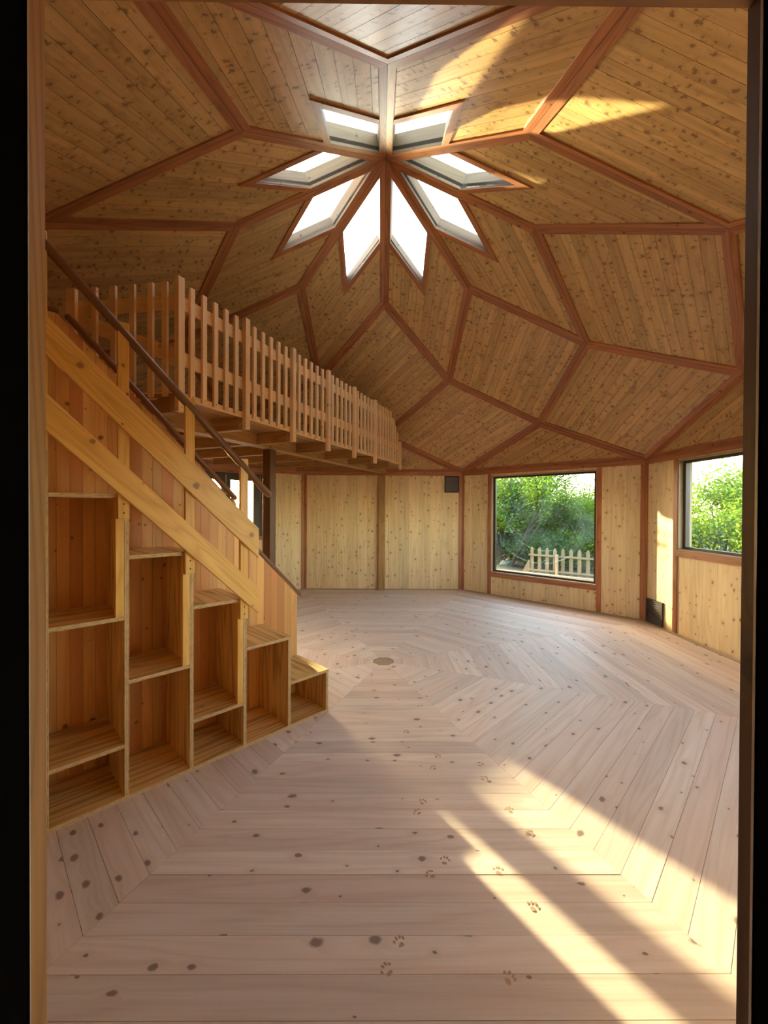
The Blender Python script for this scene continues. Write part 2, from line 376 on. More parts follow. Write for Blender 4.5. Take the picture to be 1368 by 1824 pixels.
prism('floor_plug', [V((.094/cos(pi/8)*sin(pi/8+k*pi/4), .094/cos(pi/8)*cos(pi/8+k*pi/4), -.006)) for k in range(8)], (0, 0, -.014), (1, 0, 0), 'plug', floor)

# ------------------------------------------------------------------ setting: walls
WALLS = ['far', 'far_right', 'right', 'near_right', 'near', 'near_left', 'left', 'far_left']
def WP(k, s, z, off=0.):
    t = k*pi/4; return V((sin(t)*(AP+off) + cos(t)*(s-HS), cos(t)*(AP+off) - sin(t)*(s-HS), z))
def wax(k):
    t = k*pi/4; return V((sin(t), cos(t), 0)), V((cos(t), -sin(t), 0))
DOOR = (HS-.415, HS+.415)      # the doorway in the near wall
OPEN = {1: (.605, 2.315, .400, 2.075), 2: (.602, 2.315, 1.022, 2.095), 3: (.602, 2.315, 1.022, 2.095), 7: (.84, 2.077, 1.022, 2.065)}
ZAX = V((0, 0, 1))
def rects(k):
    S = 2*HS
    if k == 4: return [(0, DOOR[0]-.025, 0, ZW), (DOOR[1]+.035, S, 0, ZW), (DOOR[0]-.025, DOOR[1]+.035, 2.137, ZW)]
    if k in OPEN:
        a, b, c, d = OPEN[k]; return [(0, a, 0, ZW), (b, S, 0, ZW), (a, b, 0, c), (a, b, d, ZW)]
    return [(0, S, 0, ZW)]
def wbox(name, k, s0, s1, z0, z1, o0, o1, mat, parent, long='z', bevel=0., edge_slot=False):
    n, r = wax(k); me = box_mesh(name, r, n, ZAX, (s1-s0, o1-o0, z1-z0), long={'s': 0, 'n': 1, 'z': 2}[long], bevel=bevel, edge_slot=edge_slot)
    return link(name, me, parent, WP(k, (s0+s1)/2, (z0+z1)/2, (o0+o1)/2), (mat,))
LAB = ['pale spruce clad wall at the far end with a dark post at its middle', 'spruce clad wall around the large low window', 'spruce clad wall under and beside the window at the right edge',
       'spruce clad wall out of view at the near right', 'wall around the doorway the room is seen through', 'spruce clad wall behind the top of the stairs',
       'spruce clad wall under the loft on the left', 'spruce clad wall under the loft around the casement window']
CW, BP = .055, .014      # batten width and how far it stands proud of the boards
for k in range(8):
    n, r = wax(k); w = empty('wall_'+WALLS[k], WP(k, HS, 0), LAB[k], kind='structure')
    vs, fs = [], []
    for (a, b, c, d) in rects(k):                 # outer sheathing with the openings left free
        a2 = a-.06 if a == 0 else a; b2 = b+.06 if b == 2*HS else b
        c0 = len(vs)
        for ss in (a2, b2):
            for oo in (.016, .11):
                for zz in (c - (.12 if c == 0 else 0), d): vs.append(WP(k, ss, zz, oo) - WP(k, HS, 0))
        fs += [tuple(c0+i for i in f) for f in [(0, 1, 3, 2), (4, 6, 7, 5), (0, 4, 5, 1), (2, 3, 7, 6), (0, 2, 6, 4), (1, 5, 7, 3)]]
    me = mesh_uv('sheathing', vs, fs, (0, 0, 1)); link('sheathing', me, w, WP(k, HS, 0), ('outer',))
    PW = .1905
    for (a, b, c, d) in rects(k):
        reg = [(c+.004, a), (d-.002, a), (d-.002, b), (c+.004, b)][::-1]
        O = WP(k, 0, 0)
        planks('plank', [(p[0], p[1]) for p in reg], O, ZAX, r, n, PW, .0022, .014, 'wall', w, start=.035 if a == 0 else a)
    # corner battens, top rail
    wbox('corner_batten', k, 0.004, CW, 0, ZW-.07, -BP, 0, 'batten', w)
    wbox('corner_batten', k, 2*HS-CW, 2*HS-.004, 0, ZW-.07, -BP, 0, 'batten', w)
    wbox('top_rail', k, 0.004, 2*HS-.004, ZW-.068, ZW-.001, -BP-.002, 0, 'batten', w, long='s')
    if k in (1, 2, 3):
        a, b, c, d = OPEN[k]
        for s0 in (a-.062, b): wbox('batten', k, s0, s0+.062, 0, ZW-.07, -BP, 0, 'batten', w)
        wbox('sill_batten', k, a, b, c-.075, c, -BP-.003, 0, 'batten', w, long='s')
    if k == 7:
        a, b, c, d = OPEN[k]
        for s0 in (a-.052, b): wbox('batten', k, s0, s0+.052, 0, ZW-.07, -BP, 0, 'batten', w)
        wbox('sill_batten', k, a, b, c-.058, c, -BP-.003, 0, 'batten', w, long='s')
        wbox('head_batten', k, a, b, d, ZW-.07, -BP, 0, 'batten', w, long='s')
    bb = empty('baseboard_'+WALLS[k], WP(k, HS, 0, -.01), 'thin pale strip along the foot of the wall', kind='structure')
    for (a, b) in ([(0.0, DOOR[0]-.025), (DOOR[1]+.035, 2*HS)] if k == 4 else [(0.0, 2*HS)]):
        vs = [WP(k, a+o*.414, z, -o) - WP(k, HS, 0, -.01) for (o, z) in ((BP, 0), (BP+.02, 0), (BP+.02, .012), (BP, .022))]
        vs += [WP(k, b-o*.414, z, -o) - WP(k, HS, 0, -.01) for (o, z) in ((BP, 0), (BP+.02, 0), (BP+.02, .012), (BP, .022))]
        me = mesh_uv('strip', vs, [(0, 1, 2, 3), (7, 6, 5, 4), (0, 4, 5, 1), (1, 5, 6, 2), (2, 6, 7, 3), (3, 7, 4, 0)], r)
        link('strip', me, bb, WP(k, HS, 0, -.01), ('lining',))

for k in (0, 1, 2, 3, 5, 6, 7):  # unseen overhang added to cut the top of the sun patch indoors
    n, r = wax(k); e0, e1 = AP+.115, AP+.44; tt = math.tan(pi/8)
    pts = [n*e0 + r*(e0*tt-.002) , n*e0 - r*(e0*tt-.002), n*e1 - r*(e1*tt-.002), n*e1 + r*(e1*tt-.002)]
    tag(prism('added_overhang', [p + ZAX*2.135 for p in pts], (0, 0, .05), r, 'outer', None), 'added brown overhang outside the wall that cuts the top of the sunbeam', kind='structure')
# windows --------------------------------------------------------------
def fixed_window(name, k, label, gm):
    a, b, c, d = OPEN[k]; w = empty(name, WP(k, (a+b)/2, c, .06), label, kind='structure'); t = .012
    wbox('reveal_board', k, a, a+t, c, d, -.004, .13, 'lining', w); wbox('reveal_board', k, b-t, b, c, d, -.004, .13, 'lining', w)
    wbox('reveal_board', k, a+t, b-t, c, c+t, -.004, .13, 'lining', w, long='s'); wbox('reveal_board', k, a+t, b-t, d-t, d, -.004, .13, 'lining', w, long='s')
    f = .042
    wbox('frame', k, a+t, a+t+f, c+t, d-t, .05, .10, 'dark_frame', w); wbox('frame', k, b-t-f, b-t, c+t, d-t, .05, .10, 'dark_frame', w)
    wbox('frame', k, a+t+f, b-t-f, c+t, c+t+f*.7, .05, .10, 'dark_frame', w, long='s'); wbox('frame', k, a+t+f, b-t-f, d-t-f*.7, d-t, .05, .10, 'dark_frame', w, long='s')
    n, r = wax(k)
    me = box_mesh('pane', r, n, ZAX, (b-a-2*t-2*f, .006, d-c-2*t-1.4*f)); link('pane', me, w, WP(k, (a+b)/2, (c+d)/2, .075), (gm,))
    for s0 in (a-.05, b-.01): wbox('casing', k, s0, s0+.06, c-.05, d+.05, .131, .16, 'lining', w)
    wbox('casing', k, a, b, c-.05, c+.01, .131, .17, 'lining', w, long='s')
    return w
fixed_window('window_1', 1, 'large fixed low window on the far right looking out at the picket fence', 'glass_smeared')
fixed_window('window_2', 2, 'fixed window on the right wall cut off by the door frame', 'glass_smeared')
fixed_window('window_12', 3, 'added fixed window on the near right wall, out of view, lighting the stair front', 'glass')  # unseen window added to let in light, judged from the lit stair front
a, b, c, d = OPEN[7]; w3 = empty('window_3', WP(7, (a+b)/2, c, .04), 'dark brown casement window under the loft, seen past the handrail', kind='structure')
wbox('frame', 7, a, a+.03, c, d, .0, .10, 'dark_frame', w3); wbox('frame', 7, b-.03, b, c, d, .0, .10, 'dark_frame', w3)
wbox('frame', 7, a+.03, b-.03, c, c+.03, .0, .10, 'dark_frame', w3, long='s'); wbox('frame', 7, a+.03, b-.03, d-.03, d, .0, .10, 'dark_frame', w3, long='s')
for i in range(2):
    s0 = a+.03 + i*(b-a-.06)/2; s1 = s0 + (b-a-.06)/2 - .004; f0, f1 = (.115, .072) if i == 0 else (.072, .115)
    q = wbox('sash', 7, s0, s0+f0, c+.03, d-.03, .015, .06, 'dark_frame', w3)
    for args in ((s1-f1, s1, c+.03, d-.03, 'z'), (s0+f0, s1-f1, c+.03, c+.12, 's'), (s0+f0, s1-f1, d-.115, d-.03, 's')):
        wbox('sash_rail', 7, args[0], args[1], args[2], args[3], .015, .06, 'dark_frame', q, long=args[4])
    n, r = wax(7); link('pane', box_mesh('pane', r, n, ZAX, (s1-s0-f0-f1, .005, d-c-.235)), q, WP(7, (s0+f0+s1-f1)/2, (c+.12+d-.115)/2, .04), ('glass',))
wbox('handle', 7, (a+b)/2+.02, (a+b)/2+.035, 1.5, 1.62, -.015, .015, 'strip', w3)

# doorway --------------------------------------------------------------
dr = empty('door_1', (0, -AP, 0), 'pine lined doorway with black frame that the room is seen through', kind='structure')
JY1 = -AP+.024
def dbox(name, x0, x1, y0, y1, z0, z1, mat, parent, long=2, bevel=0.):
    me = box_mesh(name, V((1, 0, 0)), V((0, 1, 0)), ZAX, (x1-x0, y1-y0, z1-z0), long=long, bevel=bevel)
    return link(name, me, parent, ((x0+x1)/2, (y0+y1)/2, (z0+z1)/2), (mat,))
dbox('jamb', -.450, -.4243, -AP-.11, JY1, 0, 2.096, 'jamb', dr); dbox('jamb', .4085, .437, -AP-.11, JY1, 0, 2.096, 'shaded_jamb', dr)
dbox('header', -.450, .437, -AP-.11, JY1, 2.097, 2.135, 'jamb', dr, long=0)
dbox('black_frame', -.4242, -.4213, -AP-.11, -AP-.0015, .02, 2.096, 'black', dr); dbox('black_frame', .4035, .4084, -AP-.11, -AP+.001, .02, 2.096, 'black', dr)
dbox('weather_strip', -.4212, -.4200, -AP-.0045, -AP-.0030, .02, 2.096, 'strip', dr); dbox('weather_strip', .4022, .4034, -AP-.0025, -AP+.0008, .02, 2.096, 'strip', dr)
dbox('threshold', -.4242, .4084, -AP-.11, -AP, -.02, .018, 'jamb', dr, long=0)
PB = -6.0  # unseen box added round the camera so the door frame stays black
tag(dbox('wall_porch_left', -1.10, -1.05, PB, -AP-.112, 0, 2.30, 'shadebox', None), kind='structure')  # left side of the added shade box
tag(dbox('wall_porch_right', 1.05, 1.10, PB, -AP-.112, 0, 2.30, 'shadebox', None), kind='structure')  # right side of the added shade box
tag(dbox('wall_shadebox_back', -1.10, 1.10, PB-.05, PB, 0, 2.30, 'shadebox', None), kind='structure')
tag(dbox('ceiling_shadebox', -1.10, 1.10, PB-.05, -AP-.112, 2.30, 2.35, 'shadebox', None), kind='structure')
tag(dbox('floor_shadebox', -1.10, 1.10, PB-.05, -AP-.112, -.06, 0, 'shadebox', None), kind='structure')

# ------------------------------------------------------------------ ceiling
ceil = empty('ceiling', (0, 0, Z0), 'domed ceiling of diamond shaped spruce panels edged with reddish battens', kind='structure')
POFF, BWID = .012, .055
skylights = []
def panel(pts, d, sky=False, width=.1045):
    """pts: corners seen from inside, d: direction of the boards"""
    P0 = pts[0]; U = d.normalized(); nn = (pts[1]-pts[0]).cross(pts[2]-pts[0]).normalized()
    cen = sum(pts, V((0, 0, 0)))/len(pts)
    if nn.dot(cen - V((0, 0, 1.2))) < 0: nn = -nn          # outward
    W = nn.cross(U)
    P2 = [((p-P0).dot(U), (p-P0).dot(W)) for p in pts]
    if area(P2) < 0: P2 = P2[::-1]
    to3 = lambda p, off=0.: P0 + U*p[0] + W*p[1] + nn*off
    # underlay
    big = offset_edges(P2, -.02)
    if not sky:
        pan = prism('ceiling_panel', [to3(p, POFF+.013) for p in big], nn*.03, U, 'backing', ceil)
        planks('plank', inset(P2, .008), P0+nn*POFF, U, W, nn, width, .0026, .012, 'ceiling', pan, start=min(p[1] for p in P2))
    else:
        A, B = pts[1]-pts[0], pts[3]-pts[0]           # from the apex along both ribs
        S = lambda s, t: ((A*s+B*t).dot(U), (A*s+B*t).dot(W))
        o0, o1 = .056, .45; vs, fs = [], []
        for (s0, s1, t0, t1) in ((o1, 1.02, -.02, 1.02), (-.02, o1, o1, 1.02), (-.02, o0, -.02, o1), (o0, o1, -.02, o0)):
            c0 = len(vs)
            for off in (POFF+.013, POFF+.043):
                for (s, t) in ((s0, t0), (s1, t0), (s1, t1), (s0, t1)): vs.append(A*s+B*t+nn*off)
            fs += [tuple(c0+i for i in f) for f in [(0, 1, 2, 3), (7, 6, 5, 4), (0, 4, 5, 1), (1, 5, 6, 2), (2, 6, 7, 3), (3, 7, 4, 0)]]
        pan = link('ceiling_panel', mesh_uv('ceiling_panel', vs, fs, U), ceil, P0, ('backing',))
        sgnW = A.dot(W)   # zero: boards run along A
        hB = B.dot(W); h = abs(hB); reg_full = inset(P2, .008)
        nb = 10; wd = h/nb; start = 0 if hB > 0 else hB
        # the short boards stop at the skylight: s >= o1
        en = V((-(B.dot(W)), B.dot(U))); 
        def fn(a0, b0):
            tmid = abs((a0+b0)/2)/h
            if tmid < .5:
                # half plane s >= o1 : line through S(o1,0) and S(o1,1)
                p, q = S(o1, 0), S(o1, 1); nx, ny = -(q[1]-p[1]), q[0]-p[0]; l = math.hypot(nx, ny); nx, ny = nx/l, ny/l
                if nx*S(1, 0)[0]+ny*S(1, 0)[1] < nx*p[0]+ny*p[1]: nx, ny = -nx, -ny
                return clip(reg_full, nx, ny, nx*p[0]+ny*p[1])
            return reg_full
        planks('plank', reg_full, P0+nn*POFF, U, W, nn, wd, .0026, .012, 'ceiling', pan, start=start, fn=fn)
        for quad in (((o1, o0), (o1+.052, o0), (o1+.052, o1+.052), (o1, o1)), ((o0, o1), (o1, o1), (o1+.052, o1+.052), (o0, o1+.052))):
            ps = [to3(S(*q), -.002) for q in quad]; prism('frame_batten', ps, nn*(POFF+.001), (ps[1]-ps[2]) if quad[0][0] == o1 else (ps[0]-ps[1]), 'batten', pan)
        skylights.append((P0, A, B, nn, o0, o1))
    ins = offset_edges(P2, BWID); edg = offset_edges(P2, .0012); n = len(P2)
    for i in range(n):
        j = (i+1) % n; ps = [to3(q) for q in (edg[i], edg[j], ins[j], ins[i])]
        prism('batten', ps, nn*(POFF+.002), ps[1]-ps[0], 'batten', pan)
    return pan
for j in range(8):
    panel([APEX, L1(j), L2(j), L1(j+1)], ev(j), sky=True)
for j in range(8):
    panel([L1(j), L2(j), L3(j), L2(j-1)], ev(j-1))
for j in range(8):
    panel([L2(j), L3(j+1), L4(j), L3(j)], ev(j-1))
for j in range(8):
    panel([L3(j), L4(j), L4(j-1)], ev(j-2))
SKL = ['skylight pane straight ahead, right of the centre rib', 'tall skylight at the lower right of the star', 'skylight at the right with a dark fly on the pane', 'skylight at the top right of the star with sun round its frame',
       'skylight at the top left of the star', 'flat looking skylight at the left of the star', 'skylight at the lower left of the star', 'skylight pane straight ahead, left of the centre rib']
for i, (P0, A, B, nn, o0, o1) in enumerate(skylights):
    q = lambda s, t, h: P0 + A*s + B*t + nn*h
    w = empty('window_%d' % (i+4), q(.25, .25, .02), SKL[i], kind='structure'); th = .009
    for (s0, t0, s1, t1, ds, dt) in ((o0, o0, o1, o0, 0, -1), (o1, o0, o1, o1, 1, 0), (o1, o1, o0, o1, 0, 1), (o0, o1, o0, o0, -1, 0)):
        lim = .012 if (ds < 0 or dt < 0) else .02
        ps = [q(s0, t0, 0.002), q(s1, t1, 0.002), q(s1, t1, .15), q(s0, t0, .15)]
        out = (A*ds + B*dt); e = (ps[1]-ps[0]).normalized(); nrm = e.cross(nn).normalized()
        if nrm.dot(out) < 0: nrm = -nrm
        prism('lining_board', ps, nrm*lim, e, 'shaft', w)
    ex = .02
    me_pts = [q(o0-.01, o0-.01, .151), q(o1+ex, o0-.01, .151), q(o1+ex, o1+ex, .151), q(o0-.01, o1+ex, .151)]
    prism('pane', me_pts, nn*.006, A, 'glass', w)
    if i == 2: link('fly', box_mesh('fly', A.normalized(), nn.cross(A).normalized(), nn, (.012, .007, .004), bevel=.0015), w, q(.30, .26, .148), ('vent',))

# ------------------------------------------------------------------ staircase
AX, NX = V((-sin(pi/4), -cos(pi/4), 0)), V((cos(pi/4), -sin(pi/4), 0))      # up the stair, towards the viewer's side
def SP(a, d, z): return AX*a + NX*d + ZAX*z
def sbox(name, a0, a1, d0, d1, z0, z1, mat, parent, long='a', bevel=.0012, ply=False):
    me = box_mesh(name, AX, NX, ZAX, (a1-a0, d1-d0, z1-z0), long={'a': 0, 'd': 1, 'z': 2}[long], bevel=0. if ply else bevel, edge_slot=ply)
    return link(name, me, parent, SP((a0+a1)/2, (d0+d1)/2, (z0+z1)/2), ('ply', 'ply_edge') if ply else (mat,))
st = empty('staircase', SP(2.0, .2, 0), 'steep plywood box staircase with open shelf compartments in its side', 'staircase')
A0, RUN, RISE, DF, PT = .990, .3205, .3135, .405, .020
ak = lambda k: A0 + RUN*(k-1)
sbox('base_board', ak(1), 3.40, .004, DF, 0.0, PT, 'ply', st, 'a', ply=True)
for k in range(1, 8):
    top = RISE*k - PT
    if k > 1 or True: sbox('divider', ak(k), ak(k)+PT, .004, DF, PT, top, 'ply', st, 'z', ply=True)
    a1 = ak(k+1) if k < 7 else 3.40
    sbox('tread', ak(k)-.003, a1 - .0005, .004, DF+.002, top, top+PT, 'ply', st, 'd', ply=True)
sbox('divider', 3.38, 3.40, .004, DF, PT, RISE*7-PT, 'ply', st, 'z', ply=True)
for (k, zs) in ((3, .288), (4, .611), (5, .288), (5, .944), (6, .611), (6, 1.25), (7, .944)):
    sbox('shelf', ak(k)+PT, ak(k+1) if k < 7 else 3.38, .004, DF-.002, zs-PT, zs, 'ply', st, 'a', ply=True)
for (k, z0) in ((3, .288), (4, .611), (5, .944), (6, 1.25)):
    zt = RISE*k - .125
    sbox('spacer', ak(k)+PT, ak(k)+PT+.038, DF-.035, DF-.001, z0, zt+.10, 'pine', st, 'z')
    p = sbox('handrail_post', ak(k)+.004, ak(k)+.054, DF+.003, DF+.028, zt, 1.632+.975*(ak(k)-1.60)+.14, 'pine', st, 'z', bevel=.002)
    for zz in (.03, .075):
        me = box_mesh('screw', AX, ZAX, NX, (.007, .007, .002), bevel=.0008); link('screw', me, p, SP(ak(k)+.028, DF+.0285, zt+zz), ('screw',))
def slanted(name, a0, zl0, zh0, a1, zl1, zh1, d0, d1, mat, parent, bevel=.002):
    pts = [SP(a0, d0, zl0), SP(a1, d0, zl1), SP(a1, d0, zh1), SP(a0, d0, zh0)]; c = sum(pts, V((0, 0, 0)))/4
    vs = [p-c for p in pts] + [p-c+NX*(d1-d0) for p in pts]
    fs = [(0, 1, 2, 3), (7, 6, 5, 4), (0, 4, 5, 1), (1, 5, 6, 2), (2, 6, 7, 3), (3, 7, 4, 0)]
    if (vs[1]-vs[0]).cross(vs[2]-vs[1]).dot(vs[4]-vs[0]) > 0: fs = [f[::-1] for f in fs]
    return link(name, mesh_uv(name, vs, fs, pts[1]-pts[0], bevel=bevel), parent, c, (mat,))
D1 = DF+.029
slanted('guard_board', 1.575, 1.188, 1.372, 3.30, 2.85, 3.02, D1, D1+.022, 'pine', st)
slanted('guard_board', 1.575, .840, 1.000, 3.30, 2.522, 2.69, D1, D1+.022, 'pine', st)
def bar(name, p, q, r, mat, parent, flat=1., bend=None):
    pts = [p] + ([bend] if bend else []) + [q]
    ax = (q-p).normalized(); pts2 = [p - ax*0, p + ax*.012] + ([bend] if bend else []) + [q - ax*.012, q]
    c = (p+q)/2; tp = [r*.6, r] + ([r] if bend else []) + [r, r*.6]
    vs, fs = tube_mesh(name, [x-c for x in pts2], r, 12, tp); me = mesh_uv(name, vs, fs, ax, smooth=True)
    return link(name, me, parent, c, (mat,))
DH = DF+.016
hz = lambda a: 1.585 + .979*(a-1.487)
bar('handrail', SP(1.48, DH, hz(1.48)), SP(3.25, DH, hz(3.25)), .0215, 'handrail', st)

# panelled partition beside the stair
pt = empty('stair_partition', SP(2.0, -.015, 0), 'panelled partition of narrow orange pine strips behind the stair', 'partition')
BW = .0585; a = .997; i = 0
topz = lambda a: (.775 + 1.05*(a-.97)) if a < 1.545 else min(1.532 + 1.023*(a-1.52), 2.545)
while a < 3.40:
    b = min(a+BW, 3.40); am = (a+b)/2
    z0, z1 = topz(a+.001), topz(b-.001)
    if (a < 1.545) != (b < 1.545): z1 = z0 + .06
    pts = [SP(a+.0006, 0, 0), SP(b-.0006, 0, 0), SP(b-.0006, 0, z1), SP(a+.0006, 0, z0)]
    prism('strip', pts, NX*-.018, ZAX, 'panel', pt); a = b; i += 1
sbox('backing_board', 1.0, 3.40, -.032, -.0185, 0, .76, 'panel', pt, 'a')
for (aa, ab) in ((1.0, 1.545), (1.56, 2.50), (2.50, 3.40)):
    prism('backing_board', [SP(aa, -.0185, .761), SP(ab, -.0185, .761), SP(ab, -.0185, topz(ab-.012)-.01), SP(aa, -.0185, max(.763, topz(aa)-.01))], NX*-.013, ZAX, 'panel', pt)
slanted('cap_rail', .965, .783, .812, 1.56, 1.408, 1.437, -.038, .010, 'handrail', pt, .003)
slanted('cap_rail', 2.505, 2.548, 2.57, 3.40, 2.548, 2.57, -.038, .010, 'handrail', pt, .003)
bar('handrail', SP(1.515, .012, 1.562), SP(2.475, .012, 2.545), .0185, 'handrail', pt)
bar('rail_bracket', SP(1.545, .0, 1.565), SP(1.545, .055, 1.515), .016, 'pine', pt)

# ------------------------------------------------------------------ loft
N2, M2 = V((cos(pi/8), -sin(pi/8), 0)), V((sin(pi/8), cos(pi/8), 0))
def LP(t, d, z): return N2*d + M2*t + ZAX*z
lo = empty('loft', LP(0, -1.6, 2.13), 'timber loft platform on a dark beam and posts over the left side', 'loft')
def lbox(name, t0, t1, d0, d1, z0, z1, mat, parent, long='t', bevel=.002):
    me = box_mesh(name, M2, N2, ZAX, (t1-t0, d1-d0, z1-z0), long={'t': 0, 'd': 1, 'z': 2}[long], bevel=bevel)
    return link(name, me, parent, LP((t0+t1)/2, (d0+d1)/2, (z0+z1)/2), (mat,))
tfar = lambda d, ap: (ap + sin(pi/8)*d)/cos(pi/8)          # where the line d meets the far wall
lbox('beam', -2.90, 3.20, -1.40, -1.27, 2.142, 2.262, 'beam', lo)
TP = [-1.633, -.974, -.304, .384, 1.059, 1.732, 2.803]
def oct2(ap, pts):
    for k in range(8):
        t = k*pi/4; pts = clip(pts, -sin(t), -cos(t), -ap)
    return pts
for i, t in enumerate(TP + [-2.25]):
    if i == 6: t = 2.42
    near = -.905 if i < 7 else -1.9
    for (da, db) in ((near, -1.269), (-1.401, -3.4)):
        if i == 7 and da == near: continue
        p = [LP(t-.03, da, 0), LP(t+.03, da, 0), LP(t+.03, db, 0), LP(t-.03, db, 0)]
        pl = oct2(3.36, [(x.x, x.y) for x in p] if area([(x.x, x.y) for x in p]) > 0 else [(x.x, x.y) for x in p][::-1])
        if len(pl) >= 3: prism('joist', [V((x, y, 2.152)) for x, y in pl], (0, 0, .108), N2, 'beam', lo)
# deck boards
XW = -2.30
P1p = LP(-1.633, -.885, 0); far = LP(tfar(-.885, 3.34), -.885, 0)
def reg_to(pl): return [((V((x, y, 0))).dot(M2), (V((x, y, 0))).dot(N2)) for x, y in pl]
def deck(pl):
    pl = pl if area(pl) > 0 else pl[::-1]
    pl = oct2(3.34, pl); r = reg_to(pl)
    # (M2, N2) is left-handed seen from above, so flip for ccw
    r = r if area(r) > 0 else r[::-1]
    planks('deck_board', r, V((0, 0, 2.262)), M2, N2, ZAX, .145, .003, .026, 'beam', lo, start=-.885)
LW = V((-.9885, .151, 0))
PLE = P1p + LW*.90
deck([(P1p.x, P1p.y), (far.x, far.y), (far.x-.4, 4), (-4, 4), (-4, PLE.y), (PLE.x, PLE.y)])
deck([(XW, PLE.y-.003), (-4, PLE.y-.003), (-4, -2.0), (-2.52, -2.46), (-2.38, -2.32), (XW, -2.24)])
# posts carrying the beam
def post(x, y, ang, s, ztop, name='support_post'):
    a1, a2 = V((cos(ang), sin(ang), 0)), V((-sin(ang), cos(ang), 0))
    return link(name, box_mesh(name, a1, a2, ZAX, (s, s, ztop), long=2, bevel=.006), lo, (x, y, ztop/2+.001), ('post',))
post(-1.2626, .502, pi/2-pi/8, .103, 2.140)
_pf = link('support_post', box_mesh('support_post', V((1, 0, 0)), V((0, 1, 0)), ZAX, (.125, .07, 2.106), long=2, bevel=.006), lo, (-.021, AP-.052, 1.054), ('beam',))

# railing of the loft ---------------------------------------------------
rg = empty('loft_railing', LP(0, -.87, 2.25), 'pale pine slatted railing along the edge of the loft', 'railing')
slat_me = box_mesh('slat', M2, N2, ZAX, (.040, .022, .79), long=2, bevel=.0015)
post_me = box_mesh('railing_post', M2, N2, ZAX, (.052, .040, .918), long=2, bevel=.002)
scr_me = box_mesh('screw', M2, ZAX, N2, (.007, .007, .002), bevel=.0008)
def zb(t): return 0
slats = []
for i in range(6):
    for s in range(1, 6 if i < 5 else 10):
        n_ = 6 if i < 5 else 10; slats.append(TP[i] + (TP[i+1]-TP[i])*s/n_)
for i, t in enumerate(slats):
    top = 3.055; 
    if t > 2.45: top = 3.0 - (t-2.45)*.95
    if abs(top-3.055) < 1e-3: o = link('slat', slat_me, rg, LP(t, -.862, 2.66), ('rail',))
    else: o = link('slat', box_mesh('slat', M2, N2, ZAX, (.040, .022, top-2.265), long=2, bevel=.0015), rg, LP(t, -.862, (top+2.265)/2), ('rail',))
    if t < .4:
        link('screw', scr_me, o, LP(t, -.8505, 2.285), ('screw',))
for i, t in enumerate(TP):
    if i < 6: o = link('railing_post', post_me, rg, LP(t, -.853, 2.617), ('rail',))
    else: o = link('railing_post', box_mesh('railing_post', M2, N2, ZAX, (.045, .035, .475), long=2, bevel=.002), rg, LP(t, -.855, 2.3975), ('rail',))
    if i < 4:
        for zz in (.03, .09): link('screw', scr_me, o, LP(t, -.8325, 2.158+zz), ('screw',))
for (z0, z1, te) in ((2.875, 2.972, 2.62), (2.487, 2.587, 2.80), (2.252, 2.302, 2.80)):
    lbox('rail', TP[0]+.0, te, -.8935 if z0 > 2.3 else -.883, -.8735, z0, z1, 'rail', rg)
# return of the railing towards the left
P1r = LP(-1.633, -.862, 0); LN = V((LW.y, -LW.x, 0)) * -1.
if LN.y > 0: LN = -LN
xs = [-1.522, -1.629, -1.768, -1.914, -2.062, -2.245]
lsl = box_mesh('slat', LW, LN, ZAX, (.040, .022, .79), long=2, bevel=.0015)
for i, x in enumerate(xs):
    s = (P1r.x - x)/.9885
    if i < 5: link('slat', lsl, rg, P1r + LW*s + ZAX*(2.66), ('rail',))
    else: link('end_post', box_mesh('end_post', LW, LN, ZAX, (.075, .030, .80), long=2, bevel=.002), rg, P1r + LW*s + ZAX*2.655, ('rail',))
def lrail(s0, zl0, zh0, s1, zl1, zh1):
    pts = [P1r+LW*s0-LN*.012+ZAX*zl0, P1r+LW*s1-LN*.012+ZAX*zl1, P1r+LW*s1-LN*.012+ZAX*zh1, P1r+LW*s0-LN*.012+ZAX*zh0]
    prism('rail', pts, -LN*.020, pts[1]-pts[0], 'rail', rg)
lrail(.03, 2.875, 2.972, .84, 2.875, 2.972); lrail(.03, 2.495, 2.60, .84, 2.80, 2.91); lrail(.03, 2.252, 2.302, .84, 2.252, 2.302)

# ------------------------------------------------------------------ vents
def vent(k, s0, s1, z0, z1, label, tilt):
    v = empty('vent_grille', WP(k, (s0+s1)/2, z0, -.005), label, 'vent')
    wbox('backing', k, s0+.005, s1-.005, z0+.005, z1-.005, -.006, -.0005, 'vent', v)
    f = .018
    for (a, b, c, d) in ((s0, s0+f, z0, z1), (s1-f, s1, z0, z1), (s0+f, s1-f, z0, z0+f), (s0+f, s1-f, z1-f, z1)):
        wbox('frame', k, a, b, c, d, -.022, -.0005, 'vent', v)
    n, r = wax(k); nl = 9; hgt = (z1-z0-2*f)/nl
    up = (ZAX*cos(tilt) - n*sin(tilt)).normalized(); th = r.cross(up)
    me = box_mesh('louvre', r, up, th, (s1-s0-2*f, hgt*.95, .0025))
    for i in range(nl): link('louvre', me, v, WP(k, (s0+s1)/2, z0+f+hgt*(i+.5), -.014), ('louvre',))
    return v
vent(0, HS+1.135, HS+1.400, 1.80, 2.106, 'dark square ventilation grille high at the corner of the far wall', .5)
vent(2, .058, .37, .022, .33, 'dark louvred ventilation grille low beside the corner on the right wall', -1.0)

